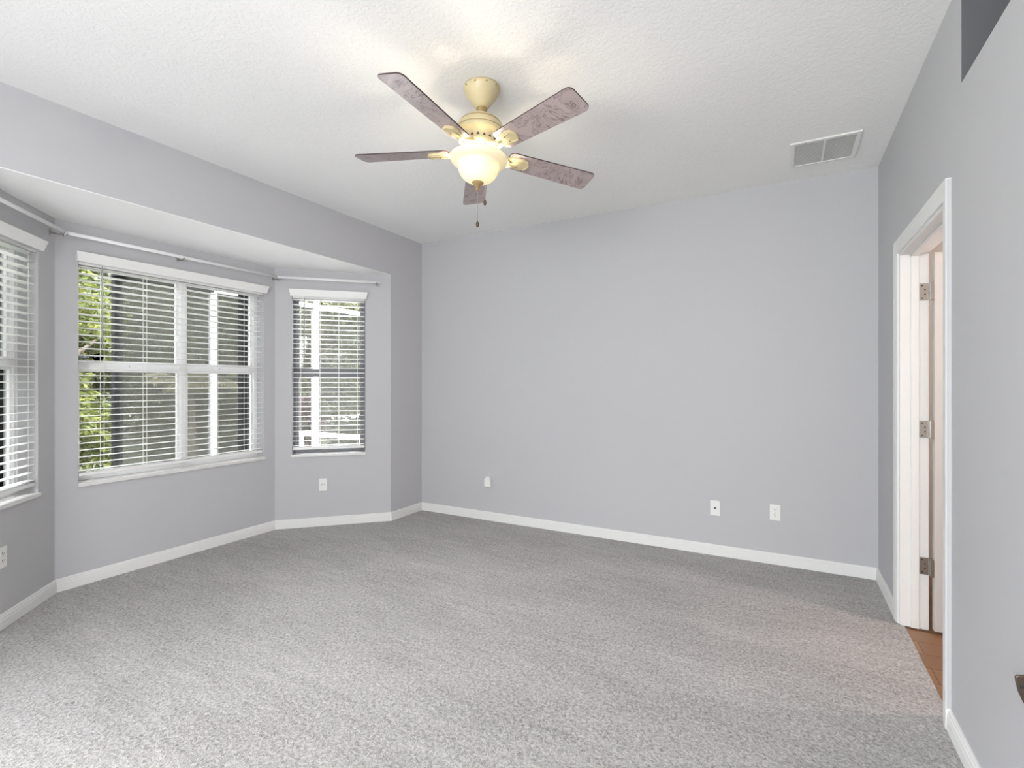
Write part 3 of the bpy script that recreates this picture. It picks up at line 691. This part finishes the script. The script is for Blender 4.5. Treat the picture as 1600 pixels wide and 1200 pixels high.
tip = TILT @ Vector((0, 0, 2.240 - H))
chain(tip.x, tip.y, 2.242, 2.090)
chain(tip.x + 0.030, tip.y + 0.020, 2.272, 2.196)
# bulb and its light
b = MB(); b.lathe([(0.0, 2.388 - H), (0.013, 2.387 - H), (0.013, 2.376 - H), (0.017, 2.366 - H), (0.019, 2.352 - H), (0.015, 2.338 - H), (0, 2.333 - H)], 20)
bulbmat = mat('bulb_glow', (1, 0.95, 0.85, 1), 0.4, emis=((1.0, 0.86, 0.62, 1), 6.0))
b.build('bulb', bulbmat, fan, smooth=True).matrix_local = TILT
for k in range(3):
    a = radians(30 + 120 * k)
    light('fan_lamp', 'POINT', Vector((FX, FY, H)) + TILT @ Vector((0.032 * cos(a), 0.032 * sin(a), 2.352 - H)), 2.7, (1.0, 0.91, 0.76), shadow_soft_size=0.02)

# ------------------------------------------------------------------ outside
struct(MB().box((-60, -40, -0.32), (XC - T - 0.05, 60, -0.20)).build('lawn', M['lawn']))
struct(MB().box((-6.75, 2.70, -0.20), (XC - T - 0.02, 12, -0.10)).build('pool_deck', M['deck']))

enc = thing('screen_enclosure', 'aluminium pool screen enclosure with white and dark posts outside the bay', 'screen enclosure', (-6.6, 2.8, -0.10))
def echild(mb, name, m_, bevel=0.003):
    o = mb.build(name, m_, enc, bevel=bevel); o.matrix_parent_inverse = Matrix.Translation((-6.6, 2.8, -0.10)).inverted(); return o
PX = -6.6
for (x, y, w, k) in ((PX, 2.80, 0.040, 'd'), (-4.30, 2.80, 0.032, 'd'), (PX, 3.87, 0.036, 'w'), (PX, 5.50, 0.040, 'w'), (PX, 7.3, 0.055, 'w'), (PX, 9.3, 0.055, 'w')):
    o = echild(MB().box((x - w, y - w, -0.10), (x + w, y + w, 2.50)), 'post', M['postdark'] if k == 'd' else M['postwhite']); o['label'] = 'dark bronze post' if k == 'd' else 'white post'
o = echild(MB().box((PX - 0.04, 3.87, 2.50), (PX + 0.04, 11.5, 2.57)), 'eave_beam', M['postwhite']); o['label'] = 'white eave beam'
o = echild(MB().box((PX - 0.04, 2.76, 2.50), (PX + 0.04, 3.87, 2.57)).box((PX, 2.75, 2.50), (-4.2, 2.85, 2.60)), 'eave_beam', M['postdark']); o['label'] = 'dark eave beam'
for y in (3.87, 5.50, 7.3, 9.3):
    echild(MB().tube([(PX, y, 2.56), (PX + 0.9, y, 3.35), (-4.3, y, 3.5)], 0.045, 4), 'roof_beam', M['postwhite'], 0)
echild(MB().box((PX - 0.002, 2.86, -0.1), (PX + 0.002, 11.5, 2.50)), 'screen_panel', M['screen'], 0)
echild(MB().box((PX + 0.06, 2.798, -0.1), (-4.35, 2.802, 2.50)), 'screen_panel', M['screen'], 0)

bn = thing('patio_bench', 'low white patio bench on the pool deck seen through the right window', 'bench', (-5.6, 4.92, -0.10))
MB().box((-0.75, -0.10, 0.655), (0.75, 0.10, 0.695)).build('seat', M['postwhite'], bn, bevel=0.006)
for sx_ in (-1, 1):
    for sy_ in (-1, 1): MB().box((sx_ * 0.68 - 0.03, sy_ * 0.065 - 0.022, 0), (sx_ * 0.68 + 0.03, sy_ * 0.065 + 0.022, 0.655)).build('leg', M['postwhite'], bn)

def leaf_mesh(name, n, rx, ry, z0, z1, size, m_, seed, narrow=0.45):
    rnd = random.Random(seed); vs = []; fs = []
    blobs = []
    for _ in range(30):
        q = rnd.uniform(0.30, 0.55); blobs.append((rnd.uniform(-1, 1) * rx * (1 - q), rnd.uniform(-1, 1) * ry * (1 - q), rnd.uniform(z0 + q * rx * .6, z1 - q * rx * .6), q))
    for i in range(n):
        bx, by, bz, br_ = rnd.choice(blobs)
        d = Vector((rnd.gauss(0, 1), rnd.gauss(0, 1), rnd.gauss(0, 1))).normalized() * (rnd.random() ** 0.5)
        s = size * rnd.uniform(0.6, 1.3)
        p = Vector((bx + d.x * max(0.05, rx * br_ - size), by + d.y * max(0.05, ry * br_ - size), max(0.06, bz + d.z * rx * br_)))
        t = Vector((rnd.gauss(0, 1), rnd.gauss(0, 1), rnd.gauss(-0.3, 0.7))).normalized()
        u = t.cross(Vector((rnd.gauss(0, 1), rnd.gauss(0, 1), rnd.gauss(0, 1)))).normalized(); w = t.cross(u)
        k = len(vs)
        vs += [p, p + t * s * 0.5 + u * s * narrow * 0.5 + w * s * 0.08, p + t * s, p + t * s * 0.5 - u * s * narrow * 0.5 + w * s * 0.08]
        fs += [(k, k + 1, k + 2), (k, k + 2, k + 3)]
    me = bpy.data.meshes.new(name); me.from_pydata([tuple(v) for v in vs], [], fs); me.materials.append(m_)
    return me
def trunk_mb(h, r, seed, branches=5, spread=0.5):
    rnd = random.Random(seed); b = MB()
    b.tube([(0, 0, 0), (rnd.uniform(-.05, .05), rnd.uniform(-.05, .05), h * 0.4), (rnd.uniform(-.1, .1), rnd.uniform(-.1, .1), h * 0.8)], [r, r * 0.8, r * 0.4], 8)
    for i in range(branches):
        a = rnd.uniform(0, 2 * pi); z = h * rnd.uniform(0.3, 0.7)
        b.tube([(0, 0, z), (cos(a) * spread * .5, sin(a) * spread * .5, z + h * 0.13), (cos(a) * spread, sin(a) * spread, z + h * 0.2)], [r * 0.5, r * 0.35, r * 0.15], 6)
    return b
def plant(name, label, cat, m_, n, rx, ry, z0, z1, size, seed, group=None, tr=None):
    t = thing(name, label, cat, (0, 0, -0.2), 0, group)
    f = bpy.data.objects.new('foliage', leaf_mesh('foliage', n, rx, ry, z0, z1, size, m_, seed)); C.objects.link(f); f.parent = t
    trunk_mb(tr or z1 * 0.85, 0.02 + 0.018 * z1, seed, 6, min(rx, ry) * 0.6).build('trunk', M['bark'], t)
    return t
def scatter(proto, spots, group):
    if group: proto['group'] = group
    for i, (x, y, q, s) in enumerate(spots):
        o = proto if i == 0 else copy_tree(proto)
        o.location = (x, y, -0.2); o.rotation_euler = (0, 0, q * pi / 2); o.scale = (s, s, s)
scatter(plant('leafy_tree', 'sunlit yellow-green tree left of the dark enclosure post, through the middle window', 'tree', M['leaf_bright'], 9000, 1.0, 1.0, 0.15, 4.6, 0.12, 3), [(-9.0, 3.05, 0, 0.95)], None)
scatter(plant('evergreen_tree', 'dense olive-green tree behind the pool screen, through the bay windows', 'tree', M['leaf_mid'], 9000, 1.15, 1.15, 0.15, 3.9, 0.13, 5),
        [(-9.1, 5.2, 0, 1.0), (-9.1, 7.55, 1, 1.0), (-9.1, 9.95, 2, 1.0), (-9.1, 12.4, 3, 1.0), (-11.6, 3.9, 2, 1.05), (-11.6, 6.4, 3, 1.05), (-11.6, 8.9, 0, 1.05), (-11.6, 11.4, 1, 1.05),
         (-15.0, 2.6, 1, 1.4), (-15.0, 5.9, 0, 1.4), (-15.0, 9.2, 3, 1.4), (-15.0, 12.5, 2, 1.4), (-15.0, 15.8, 1, 1.4), (-19.2, 3.6, 0, 1.85), (-19.2, 7.9, 2, 1.85), (-19.2, 12.2, 1, 1.85), (-19.2, 16.5, 3, 1.85)], 'olive trees behind the pool screen')
scatter(plant('dark_tree', 'dark green tree outside the window at the left photo edge', 'tree', M['leaf_dark'], 5000, 0.8, 0.8, 0.1, 4.2, 0.11, 13), [(-6.75, 1.25, 0, 1.0)], None)
scatter(plant('dark_hedge', 'low dark green hedge plant at the foot of the trees beyond the pool deck', 'hedge', M['leaf_dark'], 2600, 0.42, 0.9, 0.05, 1.05, 0.08, 17, None, 0.7), [(-7.45, 8.45, 0, 1.0), (-7.45, 10.4, 2, 1.0)], 'low dark hedge plants')
p_ = plant('burgundy_shrub', 'burgundy leaved shrub left of the white post, through the right window', 'shrub', M['leaf_red'], 1500, 0.36, 0.34, 0.1, 1.25, 0.09, 21, None, 0.9); p_.location = (-7.35, 5.88, -0.2)
fs_ = plant('flowering_shrub', 'dark low shrub with a row of white blossoms, through the right window', 'shrub', M['leaf_dark'], 2400, 0.40, 0.62, 0.05, 0.9, 0.08, 23, None, 0.6); fs_.location = (-7.35, 6.90, -0.2)
rr = random.Random(4)
for i in range(34):
    b = MB(); b.sphere((rr.uniform(0.05, 0.34), -0.58 + 1.16 * i / 33, 0.86 + rr.uniform(-0.05, 0.06)), rr.uniform(0.014, 0.032), seg=7); b.build('blossom', M['blossom'], fs_)

def palm(loc, label, seed, nf, ln, up):
    t = thing('areca_palm', label, 'palm', loc); rnd = random.Random(seed)
    b = MB(); b.tube([(0, 0, 0), (0.03, 0, 0.4), (0.0, 0.02, up)], [0.06, 0.05, 0.035], 8); b.build('trunk', M['bark'], t)
    for k in range(nf):
        a = 2 * pi * k / nf + rnd.uniform(-.2, .2); el = rnd.uniform(0.6, 1.2); pts = []
        for i in range(9):
            s = i / 8 * ln; pts.append(Vector((cos(a) * s * cos(el), sin(a) * s * cos(el), up + s * sin(el) - 0.42 * s * s / ln * 1.3)))
        b = MB(); b.tube(pts, [0.009 - 0.0008 * i for i in range(9)], 5)
        for i in range(1, 9):
            for j in range(3):
                p = pts[i - 1].lerp(pts[i], j / 3); tdir = (pts[i] - pts[i - 1]).normalized(); side = tdir.cross(Vector((0, 0, 1))).normalized()
                for sg in (-1, 1):
                    L_ = 0.32 * (1 - 0.5 * i / 8); e = p + (side * sg * 0.8 + tdir * 0.6 - Vector((0, 0, 0.25))) * L_; wv = tdir * 0.014
                    m2 = p.lerp(e, 0.5) + Vector((0, 0, 0.03))
                    v = [b.bm.verts.new(q) for q in (p, m2 + wv, e, m2 - wv)]; b.bm.faces.new(v)
        b.build('frond', M['leaf_palm'], t, recalc=False)
palm((-7.62, 4.15, -0.2), 'feathery palm with pale arching fronds at eye level, through the middle window', 2, 11, 1.0, 1.35)
palm((-5.15, 2.16, -0.2), 'low palm with pale fronds close outside the foot of the middle window', 8, 9, 0.62, 0.42)
